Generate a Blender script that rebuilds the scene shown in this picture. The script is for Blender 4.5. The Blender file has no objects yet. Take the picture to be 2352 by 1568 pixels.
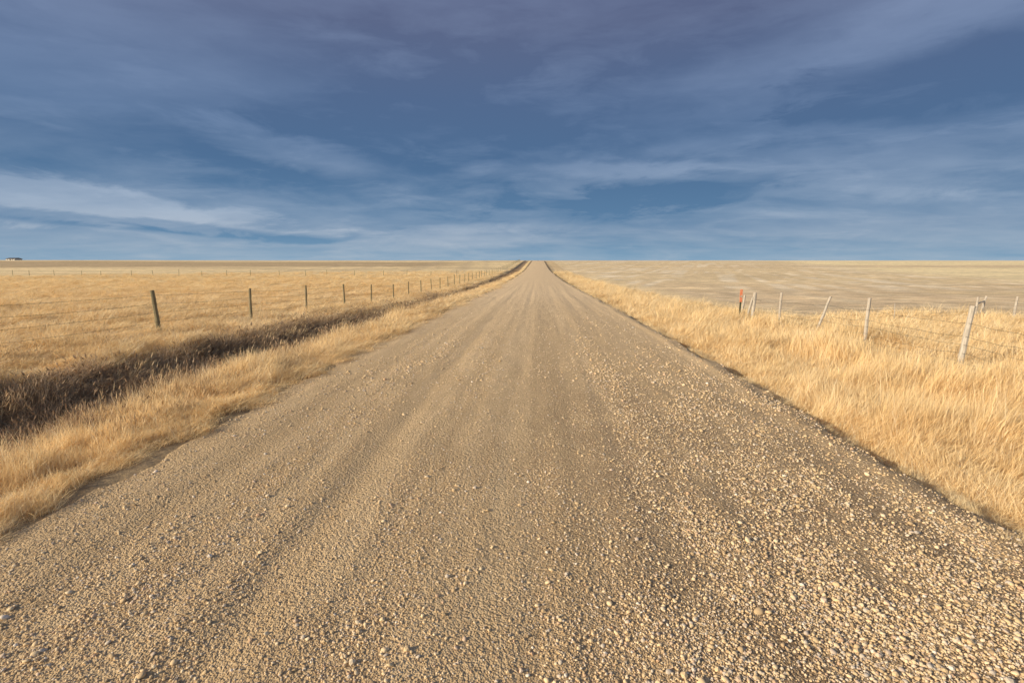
import bpy, math, random
import numpy as np
from mathutils import Vector
R = np.random.RandomState(7)
random.seed(7)
sc = bpy.context.scene
sc.view_settings.view_transform = 'Standard'
sc.view_settings.look = 'None'
sc.view_settings.exposure = 0

# ------------------------------------------------------------------ noise
def vnoise(x, y, seed=0):
    x = np.asarray(x, float); y = np.asarray(y, float)
    x, y = np.broadcast_arrays(x, y)
    xi = np.floor(x).astype(np.int64); yi = np.floor(y).astype(np.int64)
    fx = x-xi; fy = y-yi
    fx = fx*fx*(3-2*fx); fy = fy*fy*(3-2*fy)
    def h(a, b):
        n = (a*374761393+b*668265263+seed*1274126177) & 0xffffffff
        n = ((n ^ (n >> 13))*1274126177) & 0xffffffff
        n = n ^ (n >> 16)
        return n/4294967295.0
    return (h(xi, yi)*(1-fx)+h(xi+1, yi)*fx)*(1-fy)+(h(xi, yi+1)*(1-fx)+h(xi+1, yi+1)*fx)*fy
def fbm(x, y, o=4, seed=0):
    s = 0; a = .5; t = 0
    for i in range(o):
        s = s+a*vnoise(np.asarray(x)*2**i, np.asarray(y)*2**i, seed+i*17); t += a; a *= .5
    return s/t
def sstep(a, b, x):
    t = np.clip((np.asarray(x, float)-a)/(b-a), 0, 1)
    return t*t*(3-2*t)

# ------------------------------------------------------------------ terrain
PY = [-300, 0, 10, 30, 50, 88, 175, 260, 330, 385, 450, 700, 1500, 3000, 9000]
PZ = [0, 0, -.02, -.25, -.6, -1.03, -1.2, .2, 1.5, 1.93, 1.4, -5, -4, -2, -1]
def P(y):
    y = np.asarray(y, float); s = 0
    for k in (-.1, -.05, 0, .05, .1):
        s = s+np.interp(y*(1+k), PY, PZ)
    return s/5
def Lr(y): return np.interp(y, [0, 8, 15, 25, 37, 60, 100, 200, 380], [-.1, -.12, -.17, -.35, -.68, -.7, -.5, -.2, 0])
def Rr(y): return np.interp(y, [0, 11, 14.4, 17, 22, 40, 100, 200, 380], [0, 0, -.12, -.2, -.3, -.42, -.35, -.15, 0])
AX = [-400, -12, -9.9, -8.7, -7.6, -6.3, -4.7, -4.15, -3.7, -3.2, 3.2, 3.6, 3.85, 4.25, 4.7, 6, 8.5, 12, 400]
AZ = [0, 0, -.05, -.72, -.82, -.42, -.1, -.09, -.12, -.3, -.3, -.12, -.12, -.33, -.36, -.45, -.22, -.25, 0]
def H(x, y):
    x = np.asarray(x, float); y = np.asarray(y, float)
    far = sstep(60, 300, np.abs(x))
    wob = (fbm(x/3.5, y/3.5, 3, 5)-.5)*.35*sstep(4.5, 7, np.abs(x))+(fbm(x/.6, y/.6, 2, 9)-.5)*.05*sstep(3.9, 4.6, np.abs(x))
    fade = np.interp(y, [0, 100, 250, 380], [1, 1, .6, .4])
    jit = (vnoise(y/2.3, 0*y, 31)-.5)*.35*sstep(3.7, 4.2, np.abs(x))+(fbm(x/2.5, y/2.5, 2, 33)-.5)*1.2*sstep(5.5, 7.5, -x)
    a = np.interp(x+jit, AX, AZ)*fade
    bl = np.interp(x, [-9.9, -8.7, -7.6, -6.2], [1, .8, .6, 0])
    br = np.interp(x, [5, 9], [0, 1])
    return P(y)+a+bl*Lr(y)+br*Rr(y)+wob+far*(fbm(x/420, y/420, 2, 3)-.62)*1.6*np.interp(y, [0, 400, 900], [.8, 1, 3])

def grid_mesh(name, xs, ys, Z, mat, color=None, smooth=True):
    nx, ny = len(xs), len(ys)
    X, Y = np.meshgrid(xs, ys)
    co = np.stack([X, Y, Z], -1).reshape(-1, 3)
    i = np.arange(nx-1)[None, :]; j = np.arange(ny-1)[:, None]
    a = (j*nx+i).ravel()
    f = np.stack([a, a+1, a+nx+1, a+nx], -1)
    me = bpy.data.meshes.new(name)
    me.vertices.add(len(co)); me.vertices.foreach_set('co', co.ravel())
    me.loops.add(f.size); me.loops.foreach_set('vertex_index', f.ravel())
    me.polygons.add(len(f)); me.polygons.foreach_set('loop_start', np.arange(len(f))*4)
    me.polygons.foreach_set('loop_total', np.full(len(f), 4))
    me.polygons.foreach_set('use_smooth', np.full(len(f), smooth))
    me.update(calc_edges=True)
    if color is not None:
        at = me.attributes.new('gcol', 'FLOAT_COLOR', 'POINT')
        c = np.concatenate([color.reshape(-1, 3), np.ones((len(co), 1))], 1)
        at.data.foreach_set('color', c.ravel().astype(np.float32))
    ob = bpy.data.objects.new(name, me); sc.collection.objects.link(ob)
    me.materials.append(mat)
    return ob

# ------------------------------------------------------------------ node helper
class NT:
    def __init__(s, nt): s.nt = nt
    def n(s, t, **k):
        nd = s.nt.nodes.new(t)
        for a, b in k.items(): setattr(nd, a, b)
        return nd
    def l(s, a, b): s.nt.links.new(a, b)
    def put(s, sock, v):
        if isinstance(v, bpy.types.NodeSocket): s.l(v, sock)
        else: sock.default_value = v
    def m(s, op, a, b=0.0, c=None, clamp=False):
        nd = s.n('ShaderNodeMath', operation=op); nd.use_clamp = clamp
        s.put(nd.inputs[0], a); s.put(nd.inputs[1], b)
        if c is not None: s.put(nd.inputs[2], c)
        return nd.outputs[0]
    def mix(s, f, a, b, bt='MIX'):
        nd = s.n('ShaderNodeMix', data_type='RGBA', blend_type=bt)
        s.put(nd.inputs[0], f)
        for q, v in ((nd.inputs[6], a), (nd.inputs[7], b)):
            if isinstance(v, tuple) and len(v) == 3: v = v+(1,)
            s.put(q, v)
        return nd.outputs[2]
    def noise(s, vec, scale, detail=3, rough=.5, dist=0):
        nd = s.n('ShaderNodeTexNoise')
        nd.inputs['Scale'].default_value = scale; nd.inputs['Detail'].default_value = detail
        nd.inputs['Roughness'].default_value = rough; nd.inputs['Distortion'].default_value = dist
        if vec is not None: s.l(vec, nd.inputs['Vector'])
        return nd.outputs['Fac']
    def rng(s, v, a, b, c, d, sm=False):
        nd = s.n('ShaderNodeMapRange')
        if sm: nd.interpolation_type = 'SMOOTHSTEP'
        s.put(nd.inputs[0], v)
        for i, q in enumerate((a, b, c, d)): nd.inputs[i+1].default_value = q
        return nd.outputs[0]
    def ramp(s, v, stops):
        nd = s.n('ShaderNodeValToRGB'); e = nd.color_ramp.elements
        while len(e) < len(stops): e.new(.5)
        for q, (p, c) in zip(e, stops): q.position = p; q.color = tuple(c)+(1,)
        s.l(v, nd.inputs[0]); return nd.outputs[0]
    def scalev(s, vec, v3):
        nd = s.n('ShaderNodeMapping'); nd.inputs['Scale'].default_value = v3
        s.l(vec, nd.inputs[0]); return nd.outputs[0]
def newmat(name, rough=.9):
    m = bpy.data.materials.new(name); m.use_nodes = True
    t = NT(m.node_tree); b = m.node_tree.nodes['Principled BSDF']
    b.inputs['Roughness'].default_value = rough
    b.inputs['Specular IOR Level'].default_value = .12
    return m, t, b

# ---- ground material
gm, t, b = newmat('dry_prairie_ground')
tc = t.n('ShaderNodeTexCoord').outputs['Object']
at = t.n('ShaderNodeAttribute', attribute_name='gcol').outputs['Color']
n1 = t.noise(tc, 9, 5, .65); n2 = t.noise(t.scalev(tc, (.5, .9, 1)), .9, 5, .65); n3 = t.noise(t.scalev(tc, (.25, 1, 1)), .12, 5, .6)
v = t.m('MULTIPLY', t.rng(n1, .3, .7, .7, 1.25), t.rng(n2, .35, .65, .78, 1.16))
v = t.m('MULTIPLY', v, t.rng(n3, .35, .65, .86, 1.1))
cc = t.n('ShaderNodeCombineColor')
for i in range(3): t.l(v, cc.inputs[i])
t.l(t.mix(1.0, at, cc.outputs[0], 'MULTIPLY'), b.inputs['Base Color'])
bp = t.n('ShaderNodeBump'); bp.inputs['Strength'].default_value = .5; bp.inputs['Distance'].default_value = .08
t.l(t.m('ADD', n1, t.m('MULTIPLY', n2, 1.5)), bp.inputs['Height']); t.l(bp.outputs[0], b.inputs['Normal'])

def seg(*parts): return np.unique(np.round(np.concatenate(parts), 4))
xs = seg(-np.geomspace(100, 7000, 60), np.arange(-100, -16, 1.5), np.arange(-16, -3, .14), np.arange(-3, 3, .5),
         np.arange(3, 13, .14), np.arange(13, 100, .7), np.geomspace(100, 7000, 60))
ys = seg(np.arange(-60, 0, 3), np.arange(0, 30, .2), np.arange(30, 80, .5), np.geomspace(80, 600, 240), np.geomspace(600, 9000, 30))
X, Y = np.meshgrid(xs, ys)
Z = H(X, Y)
C = np.zeros(X.shape+(3,))
def setc(mask, col):
    m = np.clip(mask, 0, 1)[..., None]
    C[:] = C*(1-m)+np.array(col)*m
setc(np.ones_like(X), (.84, .61, .30))
wb = (fbm(X/60, Y/18, 3, 77)-.5)
ln = wb*26
setc((X < -11)*sstep(120, 150, Y+ln)*.7, (.94, .73, .41))
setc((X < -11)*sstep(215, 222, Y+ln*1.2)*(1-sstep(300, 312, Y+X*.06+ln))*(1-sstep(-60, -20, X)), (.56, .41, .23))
setc((X < -11)*sstep(.5, .62, fbm(X/70, Y/9, 3, 91))*sstep(150, 190, Y)*.45, (.58, .43, .25))
sl = vnoise((X+.1*Y)/3.5, Y/200, 12)
setc((X < -9)*(X > -120)*sstep(130, 150, Y)*sstep(.5, .7, sl)*.45, (.60, .46, .28))
# right: bare stubble
bare = (X > 9.5+wb*3)*sstep(24.5, 27, Y+wb*3)
setc(bare, (.76, .565, .335))
fl = sstep(.52, .68, fbm(X/1.6, Y/2.2, 4, 21))
setc(bare*fl*.7, (.93, .73, .45))
setc(bare*sstep(.45, .7, fbm(X/16, Y/14, 4, 4))*.6, (.88, .67, .38))
setc((X > 14)*sstep(82, 92, Y+X*.04+ln*.5), (.98, .78, .44))
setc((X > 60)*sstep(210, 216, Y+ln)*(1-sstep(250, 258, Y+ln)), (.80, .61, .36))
fan = (X > 9)*(1-sstep(50, 75, X-Y*.28))*sstep(45, 80, Y)
setc(fan*.8, (.78, .585, .34))
st2 = sstep(.5, .64, vnoise((X-.32*Y)/1.7, Y/40, 41))*sstep(.36, .58, fbm(X/10, Y/8, 4, 45))
setc(fan*st2*.75, (.96, .79, .54))
setc((X > 3.5)*(X < 9.5), (.75, .55, .30))
setc((X > 9.5)*(X < 15)*(Y > 26)*(vnoise(X/4, Y/30, 6)*.6+.2), (.88, .67, .37))
# drop + shoulders + ditch
setc((np.abs(X) < 4.9)*1.0, (.38, .27, .15))
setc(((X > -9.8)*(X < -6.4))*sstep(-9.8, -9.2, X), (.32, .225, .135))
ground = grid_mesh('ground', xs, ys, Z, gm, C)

# ---- road
rxs = np.arange(-4.65, 4.3, .04)
rys = seg(np.arange(-30, 0, .6), np.arange(0, 14, .07), np.arange(14, 60, .3), np.arange(60, 520, 2.5))
def RZ(x, y):
    x = np.asarray(x, float); y = np.asarray(y, float)
    z = P(y)-.06*(x/4)**2
    near = 1-sstep(40, 90, y)
    z = z+near*((fbm(x*2.2, y*.03, 3, 51)-.5)*.042+(fbm(x*7, y*1.2, 3, 52)-.5)*.014+(fbm(x*1.5, y*1.5, 3, 53)-.5)*.024)
    z = z+.04*np.exp(-((x-3.55-(fbm(y/2, 0*y, 2, 58)-.5)*.3)/.16)**2)*near*(.3+fbm(y/1.2, y*0, 3, 57))
    z = z-.014*near*(np.exp(-((x+.42)/.22)**2)+np.exp(-((x+1.75)/.2)**2)+.6*np.exp(-((x-.95)/.18)**2))
    el = -4.3+(fbm(y/1.1, y*0, 4, 55)-.5)*.7; er = 3.84+(fbm(y/.9, y*0, 4, 56)-.5)*.45
    z = z-np.clip(el-x, 0, 9)*1.1-np.clip(x-er, 0, 9)*1.3
    return z
RX, RY = np.meshgrid(rxs, rys)
rm, t, b = newmat('gravel_road')
tc = t.n('ShaderNodeTexCoord').outputs['Object']
vo = t.n('ShaderNodeTexVoronoi'); vo.inputs['Scale'].default_value = 75; t.l(tc, vo.inputs['Vector'])
vo2 = t.n('ShaderNodeTexVoronoi'); vo2.inputs['Scale'].default_value = 34; t.l(tc, vo2.inputs['Vector'])
trk = t.noise(t.scalev(tc, (1.5, .015, 1)), 1.1, 5, .6)
trk2 = t.noise(t.scalev(tc, (1, .08, 1)), 4, 5, .6)
fine = t.noise(tc, 130, 3, .6)
mid = t.noise(tc, 22, 4, .7)
big = t.noise(t.scalev(tc, (1, .45, 1)), 1.6, 5, .65)
sp = t.n('ShaderNodeSeparateXYZ'); t.l(tc, sp.inputs[0])
base = t.mix(t.rng(trk, .40, .60, 0, 1), (.56, .385, .20), (.72, .515, .285))
base = t.mix(t.rng(trk2, .42, .62, 0, .35), base, (.45, .30, .155))
base = t.mix(t.rng(big, .45, .65, 0, .5), base, (.52, .35, .175))
base = t.mix(t.rng(sp.outputs[1], 5, 38, 0, .8), base, (.92, .68, .40))  # grazing brightness of the far road put into the colour, warmer with distance
near_dark = t.m('MULTIPLY', t.rng(sp.outputs[0], -.3, 1.3, .22, 1, True), t.rng(sp.outputs[1], 12, 3, 0, 1, True))
near_dark = t.m('MULTIPLY', near_dark, t.rng(big, .35, .55, .5, 1))
base = t.mix(t.m('MULTIPLY', near_dark, .8), base, (.19, .13, .08))  # darker base colour toward the near right, broken up by noise
sep = t.n('ShaderNodeSeparateColor'); t.l(vo.outputs['Color'], sep.inputs[0])
base = t.mix(t.rng(sep.outputs[0], .3, 1, 0, .5), base, (.72, .55, .345))
base = t.mix(t.rng(mid, .5, .33, 0, .45), base, (.28, .185, .10))
base = t.mix(t.rng(fine, .45, .3, 0, .55), base, (.22, .15, .085))
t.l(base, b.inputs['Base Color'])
hgt = t.m('ADD', t.m('MULTIPLY', vo.outputs['Distance'], -1.0), t.m('MULTIPLY', vo2.outputs['Distance'], -1.3))
hgt = t.m('ADD', hgt, t.m('MULTIPLY', fine, .5))
hgt = t.m('ADD', hgt, t.m('MULTIPLY', mid, .8))
bp = t.n('ShaderNodeBump'); bp.inputs['Distance'].default_value = .012
t.l(t.rng(sp.outputs[1], 8, 40, .8, .35), bp.inputs['Strength'])
t.l(hgt, bp.inputs['Height']); t.l(bp.outputs[0], b.inputs['Normal'])
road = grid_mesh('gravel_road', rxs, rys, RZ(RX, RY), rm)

# ------------------------------------------------------------------ scatter
def scatter(name, pts, rot, scl, idx, coll):
    me = bpy.data.meshes.new(name); n = len(pts)
    me.vertices.add(n); me.vertices.foreach_set('co', pts.astype(np.float32).ravel())
    a = me.attributes.new('rot', 'FLOAT_VECTOR', 'POINT'); a.data.foreach_set('vector', rot.astype(np.float32).ravel())
    a = me.attributes.new('scl', 'FLOAT_VECTOR', 'POINT'); a.data.foreach_set('vector', scl.astype(np.float32).ravel())
    a = me.attributes.new('idx', 'INT', 'POINT'); a.data.foreach_set('value', idx.astype(np.int32))
    ob = bpy.data.objects.new(name, me); sc.collection.objects.link(ob)
    ng = bpy.data.node_groups.new(name+'_nodes', 'GeometryNodeTree')
    ng.interface.new_socket('Geometry', in_out='INPUT', socket_type='NodeSocketGeometry')
    ng.interface.new_socket('Geometry', in_out='OUTPUT', socket_type='NodeSocketGeometry')
    N = ng.nodes.new; L = ng.links.new
    gi = N('NodeGroupInput'); go = N('NodeGroupOutput'); ip = N('GeometryNodeInstanceOnPoints')
    ci = N('GeometryNodeCollectionInfo'); ci.inputs['Collection'].default_value = coll
    ci.inputs['Separate Children'].default_value = True; ci.inputs['Reset Children'].default_value = True
    def na(nm, ty):
        q = N('GeometryNodeInputNamedAttribute'); q.data_type = ty; q.inputs['Name'].default_value = nm
        return q.outputs['Attribute']
    L(gi.outputs[0], ip.inputs['Points']); L(ci.outputs[0], ip.inputs['Instance'])
    ip.inputs['Pick Instance'].default_value = True
    L(na('idx', 'INT'), ip.inputs['Instance Index'])
    L(na('rot', 'FLOAT_VECTOR'), ip.inputs['Rotation']); L(na('scl', 'FLOAT_VECTOR'), ip.inputs['Scale'])
    L(ip.outputs[0], go.inputs[0])
    md = ob.modifiers.new('scatter', 'NODES'); md.node_group = ng
    return ob

def tuft_mesh(name, nb, rad, width, bendx, spread, hmin, mat, head=0.0, seed=0):
    r = random.Random(seed); V = []; F = []
    cs = [(rad*.7*math.sqrt(r.random()), r.uniform(0, 6.283), r.uniform(.6, 1.1), r.uniform(-.15, .25)) for _ in range(6)]
    for k in range(nb):
        cq, ca_, ch, cb = r.choice(cs)
        a = r.uniform(0, 6.283); q = rad*.42*math.sqrt(r.random())
        bx, by = cq*math.cos(ca_)+q*math.cos(a), cq*math.sin(ca_)+q*math.sin(a)
        h = r.uniform(hmin, 1.0)*ch
        la = r.uniform(0, 6.283); ls = spread*r.random()
        dx = bendx*r.uniform(.3, 1.2)+cb+ls*math.cos(la); dy = ls*math.sin(la)+cb*.5
        wa = r.uniform(0, 3.1416); w = width*r.uniform(.6, 1.3)
        wx, wy = math.cos(wa)*w/2, math.sin(wa)*w/2
        s = len(V)
        for tt, ww in ((0, 1), (.4, .9), (.75, .6)):
            px = bx+dx*tt**1.8*h; py = by+dy*tt**1.8*h; pz = h*(tt-.25*tt*tt*min(1, abs(dx)+abs(dy)))
            V += [(px-wx*ww, py-wy*ww, pz), (px+wx*ww, py+wy*ww, pz)]
        ex = (bx+dx*h, by+dy*h, h*(1-.25*min(1, abs(dx)+abs(dy))))
        V.append(ex)
        F += [(s, s+1, s+3, s+2), (s+2, s+3, s+5, s+4), (s+4, s+5, s+6)]
        if r.random() < head:
            s = len(V); hw = width*1.5; x, y, z = ex
            d = (dx*.12, dy*.12)
            V += [(x-d[0]*.5, y-d[1]*.5, z-.1), (x+hw, y, z-.03), (x, y+hw, z-.03), (x-hw, y, z-.03), (x, y-hw, z-.03), (x+d[0], y+d[1], z+.1)]
            F += [(s, s+1, s+2), (s, s+2, s+3), (s, s+3, s+4), (s, s+4, s+1), (s+5, s+2, s+1), (s+5, s+3, s+2), (s+5, s+4, s+3), (s+5, s+1, s+4)]
    me = bpy.data.meshes.new(name); me.from_pydata(V, [], F); me.materials.append(mat)
    return bpy.data.objects.new(name, me)

def grassmat(name, stops, trans=.3):
    m, t, b = newmat(name, .75)
    oi = t.n('ShaderNodeObjectInfo').outputs['Random']
    geo = t.n('ShaderNodeNewGeometry').outputs['Random Per Island']
    f = t.m('ADD', t.m('MULTIPLY', oi, .4), t.m('MULTIPLY', geo, .6))
    c = t.ramp(f, stops); t.l(c, b.inputs['Base Color'])
    tr = t.n('ShaderNodeBsdfTranslucent'); t.l(c, tr.inputs[0])
    mx = t.n('ShaderNodeMixShader'); mx.inputs[0].default_value = trans
    t.l(b.outputs[0], mx.inputs[1]); t.l(tr.outputs[0], mx.inputs[2])
    t.l(mx.outputs[0], m.node_tree.nodes['Material Output'].inputs[0])
    return m
straw = grassmat('straw', [(0, (.44, .28, .12)), (.25, (.84, .61, .31)), (.6, (.96, .75, .43)), (1, (.99, .87, .62))], .3)
brown = grassmat('ditch_weeds', [(0, (.19, .13, .08)), (.45, (.46, .32, .20)), (1, (.78, .58, .36))], .3)
reedm = grassmat('reed_straw', [(0, (.50, .36, .21)), (.5, (.76, .58, .34)), (1, (.88, .73, .48))], .3)
def coll(name, obs):
    c = bpy.data.collections.new(name)
    for o in obs: c.objects.link(o)
    return c
c_straw = coll('straw_tufts', [tuft_mesh('straw_tuft_%d' % i, 70, .36, .009, .25+.1*(i % 3), .38, .22, straw, 0, i) for i in range(7)])
c_brown = coll('weed_tufts', [tuft_mesh('weed_tuft_%d' % i, 55, .34, .009, .2, .5, .3, brown, .1, 20+i) for i in range(4)])
c_reed = coll('reed_tufts', [tuft_mesh('reed_tuft_%d' % i, 14, .25, .007, .22, .25, .5, reedm, .7, 40+i) for i in range(4)])

def polar(n, r0, r1, a0, a1, rs):
    r = np.exp(rs.uniform(math.log(r0), math.log(r1), n)); a = rs.uniform(math.radians(a0), math.radians(a1), n)
    return r*np.sin(a), r*np.cos(a), r
def grass(name, x, y, h, w, cl, nv, rz=.6, swirl=0):
    n = len(x)
    pts = np.stack([x, y, H(x, y)-.02], -1)
    rot = np.stack([R.normal(0, .12, n), R.normal(0, .14, n), R.normal(0, rz, n)+swirl*(fbm(x/1.4, y/1.4, 2, 88)-.5)], -1)
    scl = np.stack([w, w, h], -1)
    return scatter(name, pts, rot, scl, R.randint(0, nv, n), cl)

# tall grass both sides
x, y, r = polar(110000, 3.0, 170, -66, 66, R)
cl = fbm(x/.9, y/.9, 3, 61); cl2 = fbm(x/9, y/9, 3, 62)
right = (x > 4.3)&(~((x > 9.8)&(y > 25.5+3*(cl2-.5))))&((x < 9.8)|(y < 27))
left = x < -9.5-.9*(cl-.5)
keep = (right|left)&((cl > .35)|(R.rand(len(x)) < .3))
x, y, r, cl, cl2 = [q[keep] for q in (x, y, r, cl, cl2)]
hh = np.where(x > 0, np.interp(x, [4.3, 4.9, 6.2, 7.5, 9, 14], [.22, .42, .62, .58, .50, .48]), np.interp(-x, [9.3, 12, 20], [.22, .28, .33]))
hh = hh*np.clip(-.1+2.2*cl, .25, 2)*R.uniform(.6, 1.3, len(x))
w = np.clip(r/14, .65, 2.6)
hh = hh*np.interp(r, [0, 40, 170], [1, 1, .75])
grass('dry_grass', x, y, hh, w, c_straw, 7, .6, 4)
# sparse tall stalks standing in the grass
x, y, r = polar(9000, 4.0, 60, -60, 60, R)
cl = fbm(x/1.5, y/1.5, 3, 161)
keep = (((x > 5)&(x < 9.8))|((x > 5)&(y < 24))|(x < -10.2))&(cl > .5)
x, y, r = x[keep], y[keep], r[keep]
grass('tall_stalks', x, y, np.where(x > 0, .62, .42)*R.uniform(.7, 1.2, len(x)), np.clip(r/14, .7, 2), c_reed, 4, .8)
# left shoulder strip
x, y, r = polar(58000, 2.5, 160, -72, 5, R)
cl = fbm(x/.5, y/.7, 3, 63)
ed = -4.42+(fbm(y/.5, y*0, 3, 65)-.5)*1.0
keep = (x < ed)&(x > -7.0)&((cl > .35)|(R.rand(len(x)) < .3))
x, y, r, cl = [q[keep] for q in (x, y, r, cl)]
hh = np.interp(-x, [4.1, 4.6, 5.3, 6.6], [.08, .16, .32, .42])*np.clip(-.05+2.1*cl, .25, 2)*R.uniform(.6, 1.3, len(x))
grass('roadside_grass', x, y, hh, np.clip(r/14, .45, 2.4), c_straw, 7, .8, 4)
# reeds
x, y, r = polar(28000, 2.5, 90, -72, 0, R)
cl = fbm(x/1.2, y/1.2, 3, 66)
keep = (x < -5.2)&(x > -9.2)&(cl > .46)
x, y, r, cl = [q[keep] for q in (x, y, r, cl)]
grass('reeds', x, y, np.interp(-x, [5.2, 6.2, 8.6], [.42, .62, .7])*R.uniform(.6, 1.25, len(x)), np.clip(r/14, .7, 2.5), c_reed, 4, .8)
# ditch weeds
x, y, r = polar(60000, 4, 200, -72, 0, R)
keep = (x < -6.5)&(x > -9.7)
x, y, r = x[keep], y[keep], r[keep]
grass('ditch_weeds', x, y, (.12+.6*fbm(x/.7, y/.7, 3, 67))*R.uniform(.6, 1.3, len(x)), np.clip(r/12, .7, 3), c_brown, 4, 3)
# short tufts along the gravel edges
x = R.uniform(3.5, 4.8, 15000); y = R.uniform(1, 60, 15000)
keep = (fbm(x/.45, y/.6, 3, 68) > .49+.25*np.clip(4.0-x, 0, 1))
x, y = x[keep], y[keep]
grass('roadside_tufts', x, y, R.uniform(.05, .18, len(x)), R.uniform(.2, .5, len(x)), c_straw, 7, 3)

# ------------------------------------------------------------------ pebbles
pm, t, b = newmat('pebble_stone', .85)
oi = t.n('ShaderNodeObjectInfo').outputs['Random']
c = t.ramp(oi, [(0, (.40, .28, .16)), (.2, (.60, .43, .24)), (.45, (.74, .55, .32)), (.65, (.80, .62, .39)), (.82, (.54, .46, .37)), (.92, (.60, .39, .23)), (1, (.84, .74, .60))])
t.l(c, b.inputs['Base Color'])
obs = []
import bmesh
for i in range(6):
    bm = bmesh.new(); bmesh.ops.create_icosphere(bm, subdivisions=1 if i % 2 else 2, radius=1)
    rr = random.Random(i); ax = (rr.uniform(.8, 1.2), rr.uniform(.7, 1.05), rr.uniform(.5, .8))
    ph = [rr.uniform(0, 6) for _ in range(6)]
    for v in bm.verts:
        k = 1+.14*math.sin(2.3*v.co.x+ph[0])*math.sin(2.7*v.co.y+ph[1])+.12*math.sin(3.1*v.co.z+ph[2]+2*v.co.x)
        v.co = Vector((v.co.x*ax[0]*k, v.co.y*ax[1]*k, v.co.z*ax[2]*k))
    me = bpy.data.meshes.new('pebble_%d' % i); bm.to_mesh(me); bm.free(); me.materials.append(pm)
    for p in me.polygons: p.use_smooth = i % 2 == 0
    obs.append(bpy.data.objects.new('pebble_%d' % i, me))
c_peb = coll('pebbles', obs)
x, y, r = polar(600000, 1.7, 26, -75, 75, R)
def dens(x, y):
    band = np.interp(x, [-4.2, -3.6, -2.9, -2.2, -1.7, -1.2, -.8, -.3, .05, .35, .7, 1.3, 1.7, 2.2, 3.2, 3.7, 3.9], [.25, .5, .9, .85, .2, .65, .3, .12, .65, .45, .4, 1, .8, 1, .8, .4, .15])
    return band*np.clip(-.3+2.4*fbm(x*1.6, y*.15, 3, 71), .12, 2)*np.clip(-.1+2*fbm(x*3, y*1.5, 3, 72), .2, 2)*np.interp(y, [0, 7, 16, 26], [1, .75, .35, .06])
keep = (x > -4.4)&(x < 3.95)&(R.rand(len(x)) < dens(x, y))
x, y, r = x[keep], y[keep], r[keep]; n = len(x)
s = np.clip(R.lognormal(math.log(.0050), .45, n), .0028, .024)*np.clip(r/6, 1, 1.7)
s *= np.interp(x, [-4, -1, 0, 2, 4], [1, .9, .88, 1.1, 1.15])
pts = np.stack([x, y, RZ(x, y)+s*.35], -1)
rot = np.stack([R.normal(0, .3, n), R.normal(0, .3, n), R.uniform(0, 6.28, n)], -1)
scatter('road_gravel', pts, rot, np.stack([s, s, s], -1), R.randint(0, 6, n), c_peb)

# ------------------------------------------------------------------ fences
def woodmat(name, c1, c2):
    m, t, b = newmat(name)
    tc = t.n('ShaderNodeTexCoord').outputs['Object']
    f = t.noise(t.scalev(tc, (1, 1, .08)), 45, 4, .7)
    t.l(t.mix(t.rng(f, .3, .7, 0, 1), c1, c2), b.inputs['Base Color'])
    bp = t.n('ShaderNodeBump'); bp.inputs['Strength'].default_value = .6; bp.inputs['Distance'].default_value = .01
    t.l(f, bp.inputs['Height']); t.l(bp.outputs[0], b.inputs['Normal'])
    return m
w_green = woodmat('treated_wood', (.15, .13, .08), (.30, .25, .15))
w_grey = woodmat('weathered_wood', (.32, .28, .23), (.58, .52, .44))
wire_m, t, b = newmat('fence_wire', .6); b.inputs['Base Color'].default_value = (.12, .095, .07, 1); b.inputs['Metallic'].default_value = .2
def tube(V, F, pts, rads, sides=7, cap=True, jit=0):
    s0 = len(V); pts = [Vector(p) for p in pts]
    for k, (p, rd) in enumerate(zip(pts, rads)):
        d = (pts[min(k+1, len(pts)-1)]-pts[max(k-1, 0)]).normalized()
        u = d.cross(Vector((0, 1, .03)) if abs(d.y) < .9 else Vector((1, 0, .03))).normalized(); w = d.cross(u)
        for q in range(sides):
            a = 6.2832*q/sides; rj = rd*(1+random.uniform(-jit, jit))
            V.append(tuple(p+u*math.cos(a)*rj+w*math.sin(a)*rj))
    for k in range(len(pts)-1):
        for q in range(sides):
            a = s0+k*sides+q; b_ = s0+k*sides+(q+1) % sides
            F.append((a, b_, b_+sides, a+sides))
    if cap:
        F.append(tuple(s0+q for q in range(sides))[::-1]); F.append(tuple(s0+(len(pts)-1)*sides+q for q in range(sides)))
def mkobj(name, V, F, mat, parent=None, smooth=False):
    me = bpy.data.meshes.new(name); me.from_pydata(V, [], F); me.materials.append(mat)
    if smooth:
        for p in me.polygons: p.use_smooth = True
    o = bpy.data.objects.new(name, me); sc.collection.objects.link(o)
    if parent: o.parent = parent
    return o
def empty(name):
    o = bpy.data.objects.new(name, None); sc.collection.objects.link(o); o.empty_display_size = .2; return o
def post(V, F, x, y, h, rad, lean=(0, 0), z0=None):
    z = float(H(x, y)) if z0 is None else z0
    n = 7; pts = []; rads = []
    for k in range(n):
        tt = k/(n-1); zz = -.3+(h+.3)*tt
        f = max(0, zz)/h
        pts.append((x+lean[0]*f+random.uniform(-.006, .006), y+lean[1]*f, z+zz)); rads.append(rad*(1.08-.16*tt)*random.uniform(.95, 1.05))
    tube(V, F, pts, rads, 9, True, .07)
    return z
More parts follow.
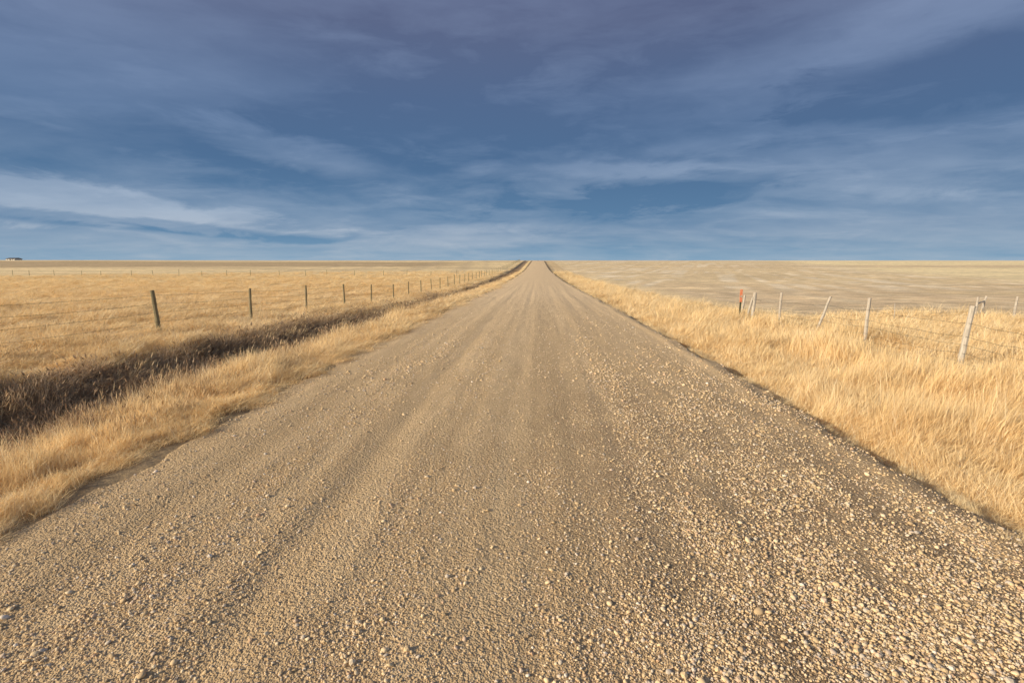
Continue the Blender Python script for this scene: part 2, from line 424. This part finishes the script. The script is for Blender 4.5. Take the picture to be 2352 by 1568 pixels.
def wire(V, F, A, B, sag, rad=.003, barbs=False, kink=0):
    A = Vector(A); B = Vector(B); n = 10; pts = []
    for k in range(n+1):
        tt = k/n; p = A.lerp(B, tt); p.z -= sag*4*tt*(1-tt)
        if 0 < k < n: p += Vector((random.uniform(-kink, kink), 0, random.uniform(-kink, kink)))
        pts.append(p)
    tube(V, F, pts, [rad]*(n+1), 4, False)
    if barbs:
        m = int((B-A).length/.14)
        for k in range(1, m):
            tt = k/m; p = A.lerp(B, tt); p.z -= sag*4*tt*(1-tt)
            tube(V, F, [p+Vector((-.015, 0, -.018)), p+Vector((.015, 0, .018))], [.0022]*2, 3, False)

f1 = empty('barbed_wire_fence')
V, F, WV, WF = [], [], [], []
prev = None
PYs = [5.1+5.25*k for k in range(0, 66)]
for k, yy in enumerate(PYs):
    xx = -12+random.uniform(-.08, .08); h = 1.42+random.uniform(-.07, .07)
    ln_ = (random.uniform(-.08, .08), random.uniform(-.04, .04))
    if k == 2: ln_ = (-.10, 0)
    z = post(V, F, xx, yy, h, .064 if k == 2 else .05, ln_)
    cur = [(xx+ln_[0]*q/h+.05, yy, z+q) for q in (.42, .72, 1.0, 1.26)]
    if prev and yy < 130:
        for a_, b_ in zip(prev, cur): wire(WV, WF, a_, b_, random.uniform(.01, .05), .0034, yy < 32)
    prev = cur
mkobj('posts', V, F, w_green, f1); mkobj('wires', WV, WF, wire_m, f1)

f2 = empty('wire_mesh_fence')
V, F, WV, WF = [], [], [], []
ps = [(9.1, 5.3, .03, 1.4, .045), (9.0, 8.2, .05, 1.4, .045), (9.0, 11.2, .14, 1.48, .055), (9.0, 14.4, .0, 1.44, .045), (9.0, 17.0, .42, 1.40, .04), (9.0, 19.5, .02, 1.44, .045), (9.05, 22.0, .05, 1.40, .075)]
prev = None
def fencewires(prev, cur, hs):
    for a_, b_ in zip(prev, cur): wire(WV, WF, a_, b_, random.uniform(.02, .09), .0032, False, .02)
    L_ = (Vector(cur[0])-Vector(prev[0])).length; m = int(L_/.3)
    for k in range(1, m):
        tt = k/m
        wire(WV, WF, Vector(prev[0]).lerp(Vector(cur[0]), tt)+Vector((0, 0, -.04)), Vector(prev[-2]).lerp(Vector(cur[-2]), tt)+Vector((0, 0, -.05)), 0, .002, False, .01)
hs = (.12, .3, .48, .66, .84, 1.12)
for (xx, yy, le, h, rd) in ps:
    z = post(V, F, xx, yy, h, rd, (le, random.uniform(-.03, .03)))
    cur = [(xx+le*q/h-.04, yy, z+q) for q in hs]
    if prev: fencewires(prev, cur, hs)
    prev = cur
z = float(H(9, 22))
post(V, F, 8.9, 22.9, 1.25, .05, (.15, 0))
tube(V, F, [(8.78, 22.05, z+.05), (9.02, 22.0, z+1.2)], [.045, .04], 8)
ps = [(12.4, 22.7, .02), (15.8, 23.4, -.05), (19.6, 23.9, .03), (20.1, 24.3, .22), (21.8, 24.5, .05), (25.5, 25.2, 0), (29.5, 26, 0)]
for (xx, yy, le) in ps:
    thin = xx in (12.4, 15.8)
    h = .95 if thin else 1.15
    z = post(V, F, xx, yy, h, .02 if thin else .05, (le, 0))
    cur = [(xx, yy-.05, z+q*.85) for q in hs]
    fencewires(prev, cur, hs); prev = cur
z = float(H(19.6, 23.9)); tube(V, F, [(19.65, 23.9, z+.85), (20.25, 24.3, z+.95)], [.03, .03], 6)
mkobj('posts', V, F, w_grey, f2); mkobj('wires', WV, WF, wire_m, f2)

# marker post
mk = empty('utility_marker_post')
om, t, b = newmat('orange_paint', .5)
tc = t.n('ShaderNodeTexCoord').outputs['Object']
t.l(t.mix(t.rng(t.noise(tc, 14, 4), .4, .7, 0, .7), (.66, .17, .07), (.72, .36, .22)), b.inputs['Base Color'])
dm, t, b = newmat('dark_green_steel', .5); b.inputs['Base Color'].default_value = (.06, .065, .035, 1)
mx, my = 8.6, 22.2; z = float(H(mx, my))
def box(V, F, x0, x1, y0, y1, z0, z1):
    s = len(V); V += [(a, b2, c2) for c2 in (z0, z1) for (a, b2) in ((x0, y0), (x1, y0), (x1, y1), (x0, y1))]
    F += [tuple(s+i for i in q) for q in ((3, 2, 1, 0), (4, 5, 6, 7), (0, 1, 5, 4), (1, 2, 6, 5), (2, 3, 7, 6), (3, 0, 4, 7))]
V, F = [], []; box(V, F, mx-.03, mx+.03, my-.012, my+.012, z-.2, z+1.0); box(V, F, mx-.012, mx+.012, my+.013, my+.04, z-.2, z+1.0); mkobj('steel_stake', V, F, dm, mk)
V, F = [], []; box(V, F, mx-.05, mx+.05, my-.035, my-.015, z+.95, z+1.48); mkobj('orange_plate', V, F, om, mk)
V, F = [], []; box(V, F, mx-.035, mx+.035, my-.039, my-.036, z+1.15, z+1.23); mkobj('white_label', V, F, w_grey, mk)

# distant cross fence on left
f3 = empty('barbed_wire_fence')
V, F = [], []
for k in range(38):
    xx = -18-k*6.2+random.uniform(-1, 1); yy = 118+.02*k*6.2
    post(V, F, xx, yy, 1.25+random.uniform(-.2, .2), .045, (random.uniform(-.12, .12), 0))
mkobj('posts', V, F, w_green, f3)
WV, WF = [], []
for k in range(50):
    for q in (.5, .85, 1.2):
        x0 = -18-k*4.6; x1 = x0-4.6
        wire(WV, WF, (x0, 118+.02*k*4.6, float(H(x0, 118.))+q), (x1, 118+.02*(k+1)*4.6, float(H(x1, 118.))+q), .03, .004)
mkobj('wires', WV, WF, wire_m, f3)

# distant farmhouse
fh = empty('farm_house')
wm, t, b = newmat('white_siding'); b.inputs['Base Color'].default_value = (.75, .73, .70, 1)
dk, t, b = newmat('dark_roof'); b.inputs['Base Color'].default_value = (.10, .10, .11, 1)
hx, hy = -395., 372.
z = float(H(hx, hy))-.9
V, F = [], []; box(V, F, hx-3.4, hx+3.4, hy-3, hy+3, z, z+1.9); mkobj('walls', V, F, wm, fh)
V = [(hx-3.7, hy-3.4, z+1.85), (hx+3.7, hy-3.4, z+1.85), (hx+3.7, hy+3.4, z+1.85), (hx-3.7, hy+3.4, z+1.85), (hx-3.7, hy, z+2.7), (hx+3.7, hy, z+2.7)]
F = [(0, 1, 5, 4), (2, 3, 4, 5), (0, 4, 3), (1, 2, 5), (3, 2, 1, 0)]; mkobj('roof', V, F, dk, fh)
V, F = [], []
for q in (-2.6, 1.6): box(V, F, hx+q, hx+q+.8, hy-3.05, hy-3.003, z+1.1, z+1.6)
box(V, F, hx-.4, hx+.5, hy-3.05, hy-3.003, z+.1, z+1.7); mkobj('windows', V, F, dk, fh)

# ------------------------------------------------------------------ light
sd = Vector((-.90, -.44, 0)).normalized(); el = math.radians(21)
sund = Vector((sd.x*math.cos(el), sd.y*math.cos(el), math.sin(el)))
la = bpy.data.lights.new('sun', 'SUN'); la.energy = 5; la.angle = math.radians(.5); la.color = (1, .86, .64)
lo = bpy.data.objects.new('sun', la); sc.collection.objects.link(lo)
lo.rotation_euler = sund.to_track_quat('Z', 'Y').to_euler(); lo.location = (-30, -10, 20)

# ------------------------------------------------------------------ sky
wd = bpy.data.worlds.new('World'); sc.world = wd; wd.use_nodes = True
t = NT(wd.node_tree); bg = wd.node_tree.nodes['Background']; bg.inputs['Strength'].default_value = .15
sky = t.n('ShaderNodeTexSky', sky_type='NISHITA'); sky.sun_disc = False
sky.sun_elevation = el; sky.sun_rotation = math.atan2(sd.x, sd.y)
g = t.n('ShaderNodeTexCoord').outputs['Generated']
sx = t.n('ShaderNodeSeparateXYZ'); t.l(g, sx.inputs[0]); dx, dy, dz = sx.outputs
az = t.m('MULTIPLY', t.m('ARCTAN2', dx, dy), 57.2958)
elv = t.m('MULTIPLY', t.m('ARCSINE', dz), 57.2958)
den = t.m('ADD', t.m('MAXIMUM', dz, 0), .12)
px = t.m('DIVIDE', dx, den); py = t.m('DIVIDE', dy, den)
cx = t.n('ShaderNodeCombineXYZ'); t.l(px, cx.inputs[0]); t.l(py, cx.inputs[1])
ca = t.scalev(cx.outputs[0], (.7, 1, 1))
nA = t.noise(ca, .6, 5, .5, .4); nB = t.noise(ca, 2.0, 7, .55, .3)
ac = t.n('ShaderNodeCombineXYZ'); t.l(az, ac.inputs[0]); t.l(elv, ac.inputs[1])
nC = t.noise(t.scalev(ac.outputs[0], (.04, .16, 1)), 1.0, 7, .56, .3)
nD = t.noise(t.scalev(ac.outputs[0], (.08, .36, 1)), 1.5, 7, .6, .5)
nW = t.noise(t.scalev(ac.outputs[0], (.10, .35, 1)), 1.2, 7, .62, .5)
wob = t.m('MULTIPLY', t.m('SUBTRACT', nW, .5), 2.8)
def blob(a0, e0, sa, se, tilt, soft=.5):
    c_, s_ = math.cos(math.radians(tilt)), math.sin(math.radians(tilt))
    da = t.m('SUBTRACT', az, a0); de = t.m('SUBTRACT', elv, e0)
    u = t.m('ADD', t.m('MULTIPLY', da, c_/sa), t.m('MULTIPLY', de, s_/sa))
    w = t.m('ADD', t.m('MULTIPLY', da, -s_/se), t.m('MULTIPLY', de, c_/se))
    d = t.m('SQRT', t.m('ADD', t.m('MULTIPLY', u, u), t.m('MULTIPLY', w, w)))
    d = t.m('ADD', d, wob)
    return t.rng(d, 1+soft, 1-soft, 0, 1, True)
L = t.m('ADD', t.m('MULTIPLY', t.m('SUBTRACT', nA, .5), .7), .27)
L = t.m('ADD', L, t.m('MULTIPLY', t.m('SUBTRACT', nB, .5), .55))
L = t.m('ADD', L, t.m('MULTIPLY', t.m('SUBTRACT', nC, .5), .8))
wisp = t.m('MULTIPLY', t.rng(nD, .52, .75, 0, 1), t.rng(elv, 8, 20, .28, .08))
L = t.m('ADD', L, wisp)
for (a0, e0, sa, se, ti, so, k) in [
    (-25, 10.6, 8, 1.4, -9, .6, .38), (11, 9.1, 10, .9, -3, .45, .34), (17, 11.2, 5, .8, 2, .6, .2), (28, 8.6, 18, 2.8, 2, .6, .30), (14, 6.8, 9, 1.7, 2, .4, -.40), (6, 5.6, 10, 1.3, -1, .6, -.25),
    (-42, 4.6, 16, 1.7, -5, .3, .50), (-38, 3.1, 13, .6, -4, .3, -.45), (-24, 2.2, 6, .5, 4, .3, -.3), (-9, 2.4, 10, .9, 0, .6, .3), (-5, 3.4, 8, .5, 0, .6, .25),
    (-14, 14, 28, 6, 3, .8, -.32), (36, 14, 12, 3, -3, .4, -.32), (34, 19, 18, 2.2, 12, .6, .28), (-46, 17, 16, 6, 0, .8, .22), (5, 22, 22, 4, 0, .8, -.15),
    (-33, 15, 13, 1.5, 10, .6, .12), (27, 3.5, 16, 1.6, 3, .6, .12), (20, 18, 10, 1.4, 8, .6, .12)]:
    L = t.m('ADD', L, t.m('MULTIPLY', blob(a0, e0, sa, se, ti, so), k))
e01 = t.rng(elv, 0, 32, 0, 1)
dark = t.ramp(e01, [(0, (.20, .35, .50)), (.1, (.11, .225, .38)), (.3, (.078, .16, .30)), (.5, (.085, .145, .275)), (.7, (.105, .138, .25)), (1, (.12, .14, .255))])
light = t.ramp(e01, [(0, (.50, .55, .61)), (.15, (.37, .46, .585)), (.4, (.225, .32, .50)), (.7, (.215, .28, .44)), (1, (.22, .26, .41))])
cl_ = t.mix(t.m('ADD', L, 0, clamp=True), dark, light)
q = 1/.15
cl10 = t.mix(1.0, cl_, (q, q, q), 'MULTIPLY')
fr = t.rng(dy, -.35, .1, 0, 1, True)
t.l(t.mix(fr, sky.outputs[0], cl10), bg.inputs['Color'])

# ------------------------------------------------------------------ camera
cd = bpy.data.cameras.new('camera'); cam = bpy.data.objects.new('camera', cd); sc.collection.objects.link(cam)
cd.lens = 18; cd.sensor_width = 36; cd.clip_start = .05; cd.clip_end = 20000
cam.location = (0, 0, 2.1)
cam.rotation_euler = (math.radians(90-9.0), 0, math.radians(2.88))
sc.camera = cam
